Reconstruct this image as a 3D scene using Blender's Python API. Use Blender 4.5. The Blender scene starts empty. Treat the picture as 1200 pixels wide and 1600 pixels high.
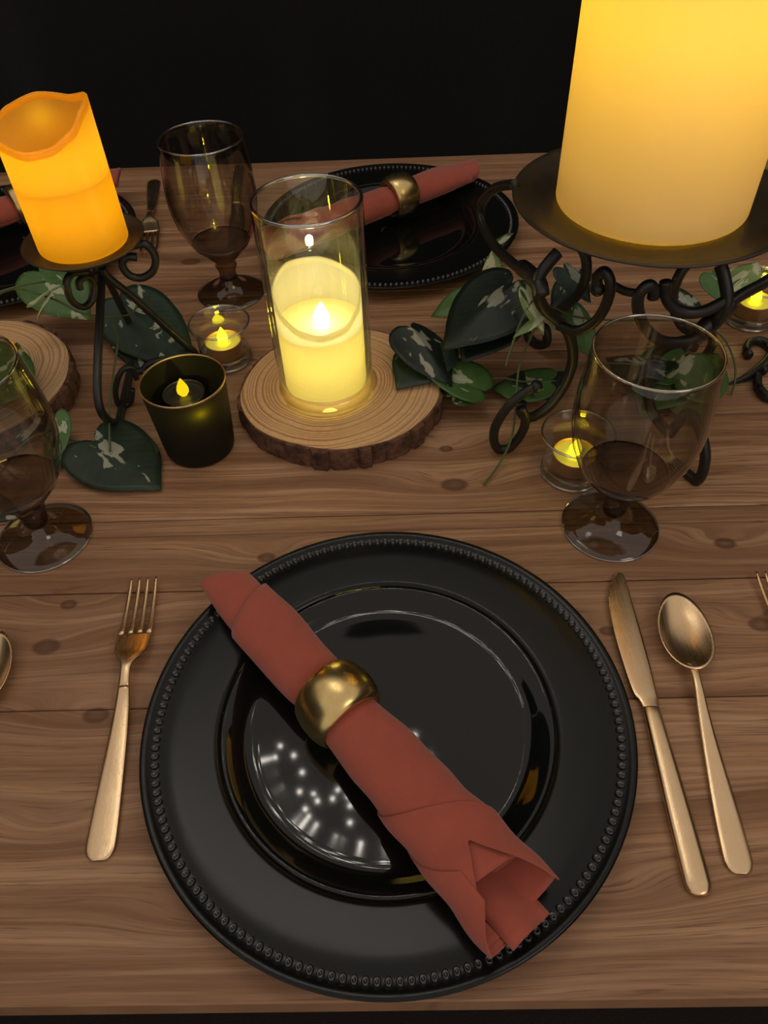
import bpy, math, random
from math import pi, sin, cos, radians
from mathutils import Vector, Matrix
random.seed(7)
SC = bpy.context.scene
COL = SC.collection
V = Vector

# ---------------------------------------------------------------- camera
FPX, CZ = 1191.18, 0.495
_p, _r, _y = (radians(a) for a in (42.2148, -2.8637, -1.8361))
FWD = V((sin(_y) * sin(_p), cos(_y) * sin(_p), -cos(_p)))
_rt = V((cos(_y), -sin(_y), 0)); _up = _rt.cross(FWD)
RT = _rt * cos(_r) + _up * sin(_r); UP = -_rt * sin(_r) + _up * cos(_r)
cam = bpy.data.cameras.new('camera'); camo = bpy.data.objects.new('camera', cam); COL.objects.link(camo)
cam.sensor_fit = 'HORIZONTAL'; cam.sensor_width = 36; cam.lens = FPX / 1200 * 36
cam.clip_start = .01; cam.clip_end = 50
m = Matrix((RT, UP, -FWD)).transposed().to_4x4(); m.translation = (0, 0, CZ); camo.matrix_world = m
SC.camera = camo

# ---------------------------------------------------------------- world, light, exposure
w = bpy.data.worlds.new('world'); SC.world = w; w.use_nodes = True
w.node_tree.nodes['Background'].inputs[0].default_value = (1.0, .88, .78, 1)
w.node_tree.nodes['Background'].inputs[1].default_value = .52
SC.view_settings.view_transform = 'Standard'; SC.view_settings.look = 'None'
SC.view_settings.gamma = 1; SC.view_settings.exposure = 0.0; SC.view_settings.use_curve_mapping = False
SC.cycles.transparent_max_bounces = 32
SC.cycles.max_bounces = 10


def area(name, loc, target, size, power, color):
    l = bpy.data.lights.new(name, 'AREA'); l.size = size; l.energy = power; l.color = color
    o = bpy.data.objects.new(name, l); COL.objects.link(o); o.location = loc
    o.rotation_euler = (V(target) - V(loc)).to_track_quat('-Z', 'Y').to_euler(); return o


area('added_fill', (1.5, -1.1, 2.0), (0, .5, 0), .9, 7.0, (1, .84, .72))  # soft fill added high behind the camera, stands for no known fixture

# ---------------------------------------------------------------- helpers


def ray(x, y): return RT * ((x - 600) / FPX) + UP * ((800 - y) / FPX) + FWD


def at(x, y, z=0.0):
    """world point at height z that lies under that spot of the picture"""
    v = ray(x, y); return V((0, 0, CZ)) + v * ((z - CZ) / v.z)


def on_plane(x, y, P, N):
    v = ray(x, y); C = V((0, 0, CZ)); return C + v * ((V(P) - C).dot(N) / v.dot(N))


def vplane(P, az):
    """vertical plane through P running along azimuth az (deg); returns picker"""
    N = V((-sin(radians(az)), cos(radians(az)), 0))
    return lambda x, y: on_plane(x, y, P, N)


def tag(o, label=None, cat=None, group=None, kind=None):
    if label: o['label'] = label
    if cat: o['category'] = cat
    if group: o['group'] = group
    if kind: o['kind'] = kind
    return o


def thing(name, loc, label, cat, group=None, rz=0):
    o = bpy.data.objects.new(name, None); COL.objects.link(o); o.location = loc; o.rotation_euler = (0, 0, rz)
    o.empty_display_size = .02
    return tag(o, label, cat, group)


def mk(name, vs, fs, mat, parent=None, smooth=True, loc=None, world=False):
    """one mesh object. world=True: vertices given in world space"""
    off = V((0, 0, 0))
    if world and parent: off = V(parent.location)
    me = bpy.data.meshes.new(name); me.from_pydata([tuple(V(v) - off) for v in vs], [], fs)
    me.materials.append(mat); me.validate(); me.update()
    if smooth: me.polygons.foreach_set('use_smooth', [True] * len(me.polygons))
    o = bpy.data.objects.new(name, me); COL.objects.link(o)
    if parent: o.parent = parent
    if loc is not None: o.location = loc
    return o


def copy_tree(o, parent=None):
    c = o.copy(); COL.objects.link(c); c.parent = parent
    for ch in list(o.children): copy_tree(ch, c)
    return c


def sharp(o, ang=40):
    me = o.data
    import bmesh
    bm = bmesh.new(); bm.from_mesh(me); bmesh.ops.recalc_face_normals(bm, faces=bm.faces)
    for e in bm.edges:
        if len(e.link_faces) == 2 and e.calc_face_angle(0) > radians(ang): e.smooth = False
    bm.to_mesh(me); bm.free(); return o


def fixn(o):
    import bmesh
    bm = bmesh.new(); bm.from_mesh(o.data); bmesh.ops.recalc_face_normals(bm, faces=bm.faces); bm.to_mesh(o.data); bm.free(); return o


def lathe(prof, n=64, fr=None, closed=False):
    """prof [(r,z)]; fr(r,z,az)->(r,z) optional"""
    vs, fs = [], []
    m = len(prof)
    for i in range(n):
        a = 2 * pi * i / n
        for r, z in prof:
            if fr: r, z = fr(r, z, a)
            vs.append((r * cos(a), r * sin(a), z))
    for i in range(n):
        j = (i + 1) % n
        for k in range(m - 1 + (1 if closed else 0)):
            k2 = (k + 1) % m
            fs.append((i * m + k, j * m + k, j * m + k2, i * m + k2))
    return vs, fs


def catmull(P, sub=6, closed=False):
    P = [V(p) for p in P]; out = []; n = len(P)
    for i in range(n - 1 if not closed else n):
        if closed: a, b, c, d = P[(i - 1) % n], P[i], P[(i + 1) % n], P[(i + 2) % n]
        else: a, b, c, d = P[max(i - 1, 0)], P[i], P[i + 1], P[min(i + 2, n - 1)]
        for k in range(sub):
            t = k / sub
            out.append(.5 * ((2 * b) + (c - a) * t + (2 * a - 5 * b + 4 * c - d) * t * t + (3 * b - a - 3 * c + d) * t ** 3))
    if not closed: out.append(P[-1])
    return out


def bar(P, ra, rb, Nrm=None, n=8, power=2.0, taper=None):
    """rod along P. ra: half-size along side; rb: half-size along Nrm (plane normal of scroll)"""
    vs, fs = [], []; m = len(P)
    prevN = None
    for i, p in enumerate(P):
        t = (P[min(i + 1, m - 1)] - P[max(i - 1, 0)]).normalized()
        if Nrm is not None: nn = (Nrm - t * Nrm.dot(t))
        else:
            nn = prevN - t * prevN.dot(t) if prevN is not None else (V((0, 0, 1)) - t * t.z if abs(t.z) < .9 else V((1, 0, 0)) - t * t.x)
        nn.normalize(); prevN = nn; s = t.cross(nn)
        k = taper(i / (m - 1)) if taper else 1
        for q in range(n):
            a = 2 * pi * (q + .5) / n
            ca, sa = cos(a), sin(a)
            ca = math.copysign(abs(ca) ** (2 / power), ca); sa = math.copysign(abs(sa) ** (2 / power), sa)
            vs.append(p + s * ra * k * ca + nn * rb * k * sa)
    for i in range(m - 1):
        for q in range(n):
            r = (q + 1) % n; fs.append((i * n + q, i * n + r, (i + 1) * n + r, (i + 1) * n + q))
    fs.append(tuple(range(n))[::-1]); fs.append(tuple((m - 1) * n + q for q in range(n)))
    return vs, fs


def merge(*parts):
    vs, fs = [], []
    for v, f in parts:
        b = len(vs); vs += list(v); fs += [tuple(i + b for i in q) for q in f]
    return vs, fs


def ball(c, r, n=10, sz=1.0):
    prof = [(r * sin(pi * k / n) if 0 < k < n else 1e-5, -r * sz * cos(pi * k / n)) for k in range(n + 1)]
    v, f = lathe(prof, n * 2); return [V(p) + V(c) for p in v], f


def sm(a, b, x):
    t = max(0, min(1, (x - a) / (b - a))) if a != b else float(x > a)
    return t * t * (3 - 2 * t)


def lerp_tab(tab, x):
    for (a, va), (b, vb) in zip(tab, tab[1:]):
        if x <= b:
            t = max(0, (x - a) / (b - a)); t = t * t * (3 - 2 * t) * .5 + t * .5
            return va + (vb - va) * t
    return tab[-1][1]


# ---------------------------------------------------------------- materials


class NT:
    def __init__(s, name):
        s.m = bpy.data.materials.new(name); s.m.use_nodes = True; s.t = s.m.node_tree; s.t.nodes.clear()
        s.out = s.t.nodes.new('ShaderNodeOutputMaterial')

    def n(s, typ, ins=None, **kw):
        nd = s.t.nodes.new('ShaderNode' + typ)
        for k, v in kw.items(): setattr(nd, k, v)
        for k, v in (ins or {}).items():
            if isinstance(v, bpy.types.NodeSocket): s.t.links.new(v, nd.inputs[k])
            else: nd.inputs[k].default_value = v
        return nd

    def math(s, op, a, b=None, c=None, clamp=False):
        ins = {0: a}
        if b is not None: ins[1] = b
        if c is not None: ins[2] = c
        return s.n('Math', ins, operation=op, use_clamp=clamp).outputs[0]

    def mix(s, f, a, b, bt='MIX'):
        nd = s.n('Mix', None, data_type='RGBA', blend_type=bt)
        for i, v in ((0, f), (6, a), (7, b)):
            if isinstance(v, bpy.types.NodeSocket): s.t.links.new(v, nd.inputs[i])
            else: nd.inputs[i].default_value = v if i == 0 else (tuple(v) + (1,))[:4]
        return nd.outputs[2]

    def ramp(s, f, stops, interp='LINEAR'):
        nd = s.n('ValToRGB', {0: f}); cr = nd.color_ramp; cr.interpolation = interp
        while len(cr.elements) < len(stops): cr.elements.new(.5)
        for e, (p, c) in zip(cr.elements, stops):
            e.position = p; e.color = (c, c, c, 1) if isinstance(c, (int, float)) else tuple(c) + (1,)
        return nd.outputs[0]

    def noise(s, vec, scale, detail=3, rough=.5, dist=0):
        return s.n('TexNoise', {'Vector': vec, 'Scale': scale, 'Detail': detail, 'Roughness': rough, 'Distortion': dist}).outputs[0]

    def mapping(s, vec, scale=(1, 1, 1), loc=(0, 0, 0)):
        return s.n('Mapping', {'Vector': vec, 'Scale': scale, 'Location': loc}).outputs[0]

    def surf(s, sh): s.t.links.new(sh.outputs[0], s.out.inputs[0]); return s.m

    def pbr(s, **kw):
        return s.n('BsdfPrincipled', {k: (tuple(v) + (1,) if isinstance(v, tuple) and len(v) == 3 and 'Normal' not in k and 'Radius' not in k else v) for k, v in kw.items()})


def principled(name, color, rough=.5, metal=0, bump=None, var=None, **kw):
    t = NT(name); g = t.n('TexCoord').outputs['Object']
    col = color
    if var:
        sc, c2 = var; f = t.ramp(t.noise(g, sc, 4, .6), [(.35, 0.0), (.68, 1.0)]); col = t.mix(f, color, c2)
    ins = {'Base Color': col, 'Roughness': rough, 'Metallic': metal}
    ins.update({k.replace('_', ' '): v for k, v in kw.items()})
    if bump:
        sc, st, di = bump
        ins['Normal'] = t.n('Bump', {'Height': t.noise(g, sc, 4, .6), 'Strength': st, 'Distance': di}).outputs[0]
    return t.surf(t.pbr(**ins))


def emit(name, color, strength):
    t = NT(name); return t.surf(t.n('Emission', {'Color': tuple(color) + (1,), 'Strength': strength}))


def thin_glass(name, face, edge, rough=.02, gloss=1.0):
    t = NT(name); g = t.n('NewGeometry')
    d = t.n('VectorMath', {0: g.outputs['Normal'], 1: g.outputs['Incoming']}, operation='DOT_PRODUCT').outputs['Value']
    c = t.math('ABSOLUTE', d); k = t.math('SUBTRACT', 1.0, c)
    tint = t.mix(t.math('POWER', k, 2.0), face, edge)
    fres = t.math('MULTIPLY_ADD', t.math('POWER', k, 5.0), .90 * gloss, .045 * gloss)
    tr = t.n('BsdfTransparent', {'Color': tint}); gl = t.n('BsdfGlossy', {'Color': (1, 1, 1, 1), 'Roughness': rough})
    return t.surf(t.n('MixShader', {0: fres, 1: tr.outputs[0], 2: gl.outputs[0]}))


def wax(name, color, trans, tweight=.5):
    t = NT(name); g = t.n('TexCoord').outputs['Object']
    nz = t.noise(g, 260, 3, .6); bm = t.n('Bump', {'Height': nz, 'Strength': .15, 'Distance': .0006}).outputs[0]
    d = t.n('BsdfDiffuse', {'Color': tuple(color) + (1,), 'Normal': bm}); tr = t.n('BsdfTranslucent', {'Color': tuple(trans) + (1,)})
    a = t.n('MixShader', {0: tweight, 1: d.outputs[0], 2: tr.outputs[0]})
    gl = t.n('BsdfGlossy', {'Color': (1, 1, 1, 1), 'Roughness': .38, 'Normal': bm})
    return t.surf(t.n('MixShader', {0: .03, 1: a.outputs[0], 2: gl.outputs[0]}))


def wood_mat():
    t = NT('table_wood'); pos = t.n('NewGeometry').outputs['Position']; rnd = t.n('ObjectInfo').outputs['Random']
    off = t.n('CombineXYZ', {0: t.math('MULTIPLY', rnd, 7.0), 1: t.math('MULTIPLY', rnd, 3.0), 2: 0.0}).outputs[0]
    p = t.n('VectorMath', {0: pos, 1: off}, operation='ADD').outputs[0]
    sp = t.n('SeparateXYZ', {0: pos})
    knots = [(710, 757, .0075), (697, 701, .004), (107, 944, .0042), (72, 1010, .0065), (1133, 849, .0055), (416, 871, .0046),
             (298, 408, .0075), (1190, 975, .006), (150, 1117, .006), (950, 985, .004), (60, 1300, .001), (330, 1440, .001), (960, 1400, .001)]
    bend = None; dark = None; core = None
    for (kx, ky, kr) in knots:
        w_ = at(kx, ky)
        dx = t.math('MULTIPLY', t.math('SUBTRACT', sp.outputs[0], w_.x), .62 / kr)
        dy = t.math('MULTIPLY', t.math('SUBTRACT', sp.outputs[1], w_.y), .95 / kr)
        dx2 = t.math('MULTIPLY', dx, dx); dy2 = t.math('MULTIPLY', dy, dy)
        d2 = t.math('ADD', dx2, dy2)
        if kr > .002:
            q = t.math('EXPONENT', t.math('MULTIPLY', t.math('POWER', d2, 4.0), -.9))
            q = t.math('MULTIPLY', q, t.math('MULTIPLY_ADD', d2, .45, .55))
            dark = q if dark is None else t.math('ADD', dark, q)
        kk = max(kr, .006)
        far = t.math('ADD', t.math('MULTIPLY', dx2, .03 * (kr / kk) ** 2), t.math('MULTIPLY', dy2, .16 * (kr / kk) ** 2))
        b = t.math('MULTIPLY', t.math('EXPONENT', t.math('MULTIPLY', far, -1.0)), .016 + .6 * kr)
        bend = b if bend is None else t.math('ADD', bend, b)
    warp = t.math('MULTIPLY', t.noise(t.mapping(p, (2.2, 7, 1)), 1.0, 2, .5), .048)
    yy = t.math('ADD', t.math('ADD', sp.outputs[1], warp), bend)
    gv = t.n('CombineXYZ', {0: t.math('MULTIPLY', sp.outputs[0], .9), 1: yy, 2: t.math('MULTIPLY', rnd, 9.0)}).outputs[0]
    streak = t.noise(t.mapping(gv, (1.2, 46, 1)), 1.0, 5, .62)
    fine = t.noise(t.mapping(gv, (7, 330, 1)), 1.0, 4, .65)
    pores = t.noise(t.mapping(gv, (30, 900, 1)), 1.0, 2, .5)
    rings = t.math('SINE', t.math('MULTIPLY', yy, 560.0))
    rings = t.math('MULTIPLY', t.math('MULTIPLY_ADD', rings, .5, .5), t.ramp(t.noise(t.mapping(gv, (1.5, 9, 1)), 1.0, 2), [(.42, 0.0), (.65, 1.0)]))
    blot = t.noise(p, 3.2, 3, .5)
    c = t.ramp(streak, [(.34, (.20, .095, .044)), (.46, (.36, .190, .092)), (.54, (.47, .265, .137)), (.66, (.62, .375, .205))])
    c = t.mix(t.ramp(fine, [(.36, .75), (.56, 0.0)]), c, (.22, .105, .052))
    c = t.mix(t.math('MULTIPLY', rings, .36), c, (.21, .10, .048))
    c = t.mix(t.ramp(pores, [(.30, .75), (.42, 0.0)]), c, (.12, .055, .028))
    c = t.mix(t.ramp(t.noise(t.mapping(gv, (4, 150, 1)), 1.0, 3, .6), [(.56, 0.0), (.70, .5)]), c, (.68, .44, .26))
    c = t.mix(t.ramp(blot, [(.35, 0.0), (.7, .42)]), c, (.30, .160, .098))
    c = t.mix(t.math('MULTIPLY', t.ramp(rnd, [(0, 0.0), (1, 1.0)]), .28), c, (.23, .12, .062))
    kn = t.math('MINIMUM', t.math('MULTIPLY', dark, 1.2), 1.0)
    c = t.mix(t.math('MULTIPLY', kn, .85), c, (.085, .034, .015))
    h = t.math('ADD', t.math('MULTIPLY', fine, .4), t.math('ADD', t.math('MULTIPLY', streak, .9), t.math('MULTIPLY', rings, .12)))
    bm = t.n('Bump', {'Height': h, 'Strength': .5, 'Distance': .0012}).outputs[0]
    return t.surf(t.pbr(**{'Base Color': c, 'Roughness': t.ramp(streak, [(.3, .62), (.7, .5)]), 'Normal': bm, 'Specular IOR Level': .35}))


def slice_mat():
    t = NT('slice_wood'); g = t.n('TexCoord').outputs['Object']
    sp = t.n('SeparateXYZ', {0: g}); x, y = sp.outputs[0], sp.outputs[1]
    r = t.math('SQRT', t.math('ADD', t.math('POWER', t.math('SUBTRACT', x, -.012), 2.0), t.math('POWER', t.math('SUBTRACT', y, .004), 2.0)))
    r = t.math('ADD', r, t.math('MULTIPLY', t.noise(g, 16, 2, .5), .008))
    nr = t.noise(t.n('CombineXYZ', {0: r, 1: 0.0, 2: 0.0}).outputs[0], 42, 1)
    ph = t.math('ADD', t.math('MULTIPLY', r, 235.0), t.math('MULTIPLY', nr, 7.0))
    f = t.math('FRACT', ph)
    c = t.ramp(f, [(0, (.68, .44, .235)), (.55, (.66, .41, .21)), (.80, (.36, .175, .075)), (.93, (.30, .14, .06)), (1, (.66, .42, .225))])
    fib = t.noise(g, 240, 3, .6)
    c = t.mix(t.ramp(fib, [(.4, .3), (.62, 0.0)]), c, (.40, .22, .11))
    c = t.mix(t.ramp(t.noise(g, 14, 2), [(.4, 0.0), (.7, .35)]), c, (.72, .50, .28))
    bm = t.n('Bump', {'Height': t.math('ADD', f, fib), 'Strength': .25, 'Distance': .0006}).outputs[0]
    return t.surf(t.pbr(**{'Base Color': c, 'Roughness': .68, 'Normal': bm}))


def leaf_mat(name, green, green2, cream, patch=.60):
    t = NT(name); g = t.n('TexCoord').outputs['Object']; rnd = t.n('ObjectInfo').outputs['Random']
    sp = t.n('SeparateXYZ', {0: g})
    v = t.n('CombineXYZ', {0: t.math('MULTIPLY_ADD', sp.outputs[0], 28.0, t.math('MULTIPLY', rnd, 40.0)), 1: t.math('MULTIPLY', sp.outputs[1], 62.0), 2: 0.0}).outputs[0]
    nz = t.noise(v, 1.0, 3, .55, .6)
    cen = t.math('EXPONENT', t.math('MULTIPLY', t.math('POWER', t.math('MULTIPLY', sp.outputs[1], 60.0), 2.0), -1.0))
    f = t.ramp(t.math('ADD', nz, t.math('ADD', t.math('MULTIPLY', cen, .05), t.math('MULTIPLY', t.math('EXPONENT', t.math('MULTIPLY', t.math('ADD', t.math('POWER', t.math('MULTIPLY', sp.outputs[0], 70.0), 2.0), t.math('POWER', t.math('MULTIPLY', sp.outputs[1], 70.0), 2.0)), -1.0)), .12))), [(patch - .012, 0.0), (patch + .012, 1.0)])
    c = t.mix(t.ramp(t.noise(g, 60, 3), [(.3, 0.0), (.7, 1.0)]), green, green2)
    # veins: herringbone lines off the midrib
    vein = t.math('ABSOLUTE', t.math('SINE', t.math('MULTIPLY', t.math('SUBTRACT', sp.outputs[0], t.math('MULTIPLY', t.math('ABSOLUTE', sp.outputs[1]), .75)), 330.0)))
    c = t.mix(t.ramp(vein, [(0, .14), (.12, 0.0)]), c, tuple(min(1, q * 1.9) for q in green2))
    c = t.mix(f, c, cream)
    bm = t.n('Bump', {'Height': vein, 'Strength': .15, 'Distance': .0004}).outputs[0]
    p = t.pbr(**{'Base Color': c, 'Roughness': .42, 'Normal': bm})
    tr = t.n('BsdfTranslucent', {'Color': c})
    return t.surf(t.n('MixShader', {0: .15, 1: p.outputs[0], 2: tr.outputs[0]}))


def cloth_mat(name, c1, c2, sc=900, st=.3):
    t = NT(name); g = t.n('TexCoord').outputs['Object']
    sp = t.n('SeparateXYZ', {0: g})
    wv = t.math('MULTIPLY', t.math('SINE', t.math('MULTIPLY', t.math('ADD', sp.outputs[0], sp.outputs[1]), sc * 6.0)), t.math('SINE', t.math('MULTIPLY', t.math('SUBTRACT', sp.outputs[0], sp.outputs[1]), sc * 6.0)))
    nz = t.noise(g, 90, 4, .6)
    c = t.mix(t.ramp(nz, [(.3, 0.0), (.7, 1.0)]), c1, c2)
    bm = t.n('Bump', {'Height': t.math('ADD', t.math('MULTIPLY', wv, .25), nz), 'Strength': st, 'Distance': .0006}).outputs[0]
    return t.surf(t.pbr(**{'Base Color': c, 'Roughness': .85, 'Normal': bm, 'Sheen Weight': .25, 'Sheen Roughness': .5, 'Specular IOR Level': .2}))


def gold_mat(name, c1, c2, rough, brushed=0):
    t = NT(name); g = t.n('TexCoord').outputs['Object']
    nz = t.noise(t.mapping(g, (1, 1, 1)), 55, 3, .6)
    c = t.mix(t.ramp(nz, [(.35, 0.0), (.7, 1.0)]), c1, c2)
    ins = {'Base Color': c, 'Roughness': t.ramp(nz, [(.3, rough * .85), (.7, rough * 1.25)]), 'Metallic': 1.0}
    if brushed:
        br = t.noise(t.mapping(g, (brushed, 25, 1)), 1.0, 2, .5)
        ins['Roughness'] = t.ramp(br, [(.3, rough * .95), (.7, rough * 1.15)]); ins['Anisotropic'] = .25
    return t.surf(t.pbr(**ins))


M = dict(
    wood=wood_mat(), slice=slice_mat(),
    wood_edge=principled('plank_edge_wood', (.20, .095, .045), .7),
    bark=principled('bark', (.19, .088, .050), .92, bump=(140, 1.0, .004), var=(85, (.045, .020, .013))),
    plate=principled('black_satin_glaze', (.006, .007, .006), .20, Specular_IOR_Level=.28),
    well=principled('black_gloss_glaze', (.005, .006, .005), .045, Specular_IOR_Level=.42),
    bead=principled('black_bead_glaze', (.016, .017, .016), .28, Specular_IOR_Level=1.0),
    napkin=cloth_mat('rust_cotton', (.42, .100, .065), (.39, .090, .058)),
    ring=gold_mat('antique_brass', (.80, .60, .26), (.62, .44, .17), .27),
    cutlery=gold_mat('brushed_champagne_gold', (.84, .60, .36), (.80, .57, .32), .27, 700),
    iron=principled('black_wrought_iron', (.012, .011, .010), .42, bump=(260, .25, .0006), var=(30, (.02, .018, .015))),
    ironplate=principled('bronzed_black_iron', (.026, .020, .013), .38, 0, bump=(180, .2, .0005), var=(22, (.045, .034, .020))),
    smoke=thin_glass('smoked_glass', (.88, .86, .82), (.45, .42, .36), gloss=1.2),
    smoke_thick=thin_glass('thick_smoked_glass', (.55, .48, .42), (.16, .12, .09)),
    smoke_foot=thin_glass('smoked_glass_foot', (.74, .71, .64), (.42, .39, .33), gloss=1.5),
    clear=thin_glass('clear_glass', (.99, .995, .99), (.90, .93, .91), gloss=1.5),
    glass_rim=thin_glass('polished_glass_rim', (.80, .82, .80), (.60, .63, .60), .06, gloss=7),
    clear_thick=thin_glass('thick_clear_glass', (.96, .98, .97), (.60, .67, .63), gloss=1.4),
    gold_rim=gold_mat('gold_rim', (.70, .50, .24), (.60, .42, .2), .35),
    tea_cup=gold_mat('copper_foil', (.80, .50, .26), (.70, .42, .2), .42),
    wax_tea=principled('tealight_wax', (.55, .52, .20), .5),
    wax_orange=wax('amber_wax', (.80, .42, .03), (1, .76, .20), .68),
    wax_cream=wax('cream_wax', (.84, .68, .42), (1, .93, .45), .36),
    wax_ivory=wax('ivory_wax', (.86, .80, .50), (1, .93, .60), .5),
    fl_yellow=emit('yellow_flame', (1, .86, .01), 6),
    fl_dim=emit('yellow_flame_dim', (1, .72, .01), 1.0),
    fl_white=emit('warm_white_flame', (1, .88, .55), 16),
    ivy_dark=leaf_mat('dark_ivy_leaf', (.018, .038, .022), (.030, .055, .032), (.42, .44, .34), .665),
    ivy_green=leaf_mat('green_ivy_leaf', (.060, .150, .035), (.10, .21, .055), (.50, .53, .36), .66),
    ivy_pale=leaf_mat('pale_ivy_leaf', (.17, .27, .085), (.28, .38, .14), (.58, .60, .36), .58),
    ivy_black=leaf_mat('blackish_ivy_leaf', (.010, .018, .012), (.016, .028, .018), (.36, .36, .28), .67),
    stem=principled('vine_stem', (.085, .12, .045), .5),
    drape=cloth_mat('black_drape_cloth', (.0075, .0072, .0068), (.0055, .0053, .005), 200, .4),
    carpet=principled('dark_carpet', (.035, .022, .018), .95, bump=(500, 1, .004), var=(900, (.015, .010, .009))),
    bulb=emit('fairy_bulb', (1, .93, .82), 50),
    wire=principled('dark_wire', (.02, .02, .02), .5),
)
# black votive: mostly opaque glass that lets a little light through
_t = NT('black_frosted_glass')
_d = _t.pbr(**{'Base Color': (.005, .0045, .004), 'Roughness': .6, 'Specular IOR Level': .3}); _tr = _t.n('BsdfTranslucent', {'Color': (.006, .0050, .0002, 1)})
_a = _t.n('AddShader', {0: _d.outputs[0], 1: _tr.outputs[0]}); M['black_glass'] = _t.surf(_a)


# ---------------------------------------------------------------- the setting
def quad(name, pts, mat, kind='structure', label=None):
    o = mk(name, pts, [(0, 1, 2, 3)], mat, smooth=False); tag(o, label, None, None, kind); return o


FZ = -.76


def drape(name, A, B, z0, z1, depth, label):
    """hanging cloth with soft folds between floor points A and B"""
    A, B = V(A), V(B); L = (B - A).length; d = (B - A) / L; nrm = V((-d.y, d.x))
    nx, nz = int(L / .035), 26; vs, fs = [], []
    for i in range(nx + 1):
        u = L * i / nx
        for k in range(nz + 1):
            z = z0 + (z1 - z0) * k / nz
            f = depth * (sin(u * 9 + 1.3 * sin(u * 3.1) + .5 * z) * .6 + sin(u * 23 + z * 1.2) * .25)
            f += .02 * math.exp(-((z - .05 - .10 * u) / .05) ** 2)
            q = A + d * u + nrm * f
            vs.append((q.x, q.y, z))
    for i in range(nx):
        for k in range(nz):
            a = i * (nz + 1) + k; fs.append((a, a + nz + 1, a + nz + 2, a + 1))
    o = mk(name, vs, fs, M['drape']); tag(o, label, None, None, 'structure'); return o


quad('floor', [(-2.6, -2.2, FZ), (2.6, -2.2, FZ), (2.6, 2.0, FZ), (-2.6, 2.0, FZ)], M['carpet'])
drape('wall_back', (-2.5, 1.62), (2.5, 1.62), FZ, 1.9, .03, 'black cloth drape hanging behind the table')
drape('wall_left', (-2.5, -2.1), (-2.5, 1.62), FZ, 1.9, .03, 'black cloth drape at the left side of the room')
drape('wall_right', (2.5, 1.62), (2.5, -2.1), FZ, 1.9, .03, 'black cloth drape at the right side of the room')

# ---------------------------------------------------------------- table
table = thing('dining_table', (0, .63, FZ), 'long rustic brown plank table carrying all the place settings', 'table')
TY = [.0820, .2649, .3688, .4281, .4466, .5675, .6768, .7691, .803, .8461, .9634, 1.0899, 1.172]
TX0, TX1 = -1.0, 1.05


def plank(y0, y1, ztop, zbot):
    g, b = .0004, .0011
    nx = 12
    pr = [(y0 + g, zbot), (y0 + g, ztop - b), (y0 + g + b, ztop), (y1 - g - b, ztop), (y1 - g, ztop - b), (y1 - g, zbot)]
    vs, fs = [], []
    for i in range(nx + 1):
        x = TX0 + (TX1 - TX0) * i / nx
        for (y, z) in pr: vs.append((x, y, z))
    n = len(pr)
    for i in range(nx):
        for k in range(n):
            k2 = (k + 1) % n; fs.append((i * n + k, i * n + k2, (i + 1) * n + k2, (i + 1) * n + k))
    fs.append(tuple(range(n))); fs.append(tuple(nx * n + k for k in range(n))[::-1])
    return sharp(mk('plank', vs, fs, M['wood'], table, world=True), 20)


for i in range(len(TY) - 1):
    plank(TY[i], TY[i + 1], (-.0002, -.0006, 0, -.0004)[i % 4], -.026)


def box(name, x0, x1, y0, y1, z0, z1, mat, parent, b=.003):
    import bmesh
    bm = bmesh.new(); bmesh.ops.create_cube(bm, size=1)
    for v in bm.verts: v.co = V((x0 + (v.co.x + .5) * (x1 - x0), y0 + (v.co.y + .5) * (y1 - y0), z0 + (v.co.z + .5) * (z1 - z0))) - V(parent.location)
    bmesh.ops.bevel(bm, geom=bm.edges, offset=b, segments=2, affect='EDGES')
    me = bpy.data.meshes.new(name); bm.to_mesh(me); bm.free(); me.materials.append(mat)
    o = bpy.data.objects.new(name, me); COL.objects.link(o); o.parent = parent; return o


box('apron', TX0 + .08, TX1 - .08, .14, .165, -.11, -.0262, M['wood_edge'], table)
box('apron', TX0 + .08, TX1 - .08, 1.085, 1.11, -.11, -.0262, M['wood_edge'], table)
for lx in (TX0 + .08, TX1 - .16):
    for ly in (.17, 1.0):
        box('leg', lx, lx + .08, ly, ly + .08, FZ, -.0262, M['wood_edge'], table)

# ---------------------------------------------------------------- chargers
BEADR = .0021


def bead_mesh():
    prof = [(1e-5, .0003), (.0009, .0004), (.0015, .0020), (.0020, .0019), (.0026, .0003), (.0028, -.0006)]
    v, f = lathe(prof, 10); me = bpy.data.meshes.new('bead'); me.from_pydata(v, [], f); me.materials.append(M['bead'])
    me.polygons.foreach_set('use_smooth', [True] * len(me.polygons)); return me


BEAD = bead_mesh()


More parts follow.
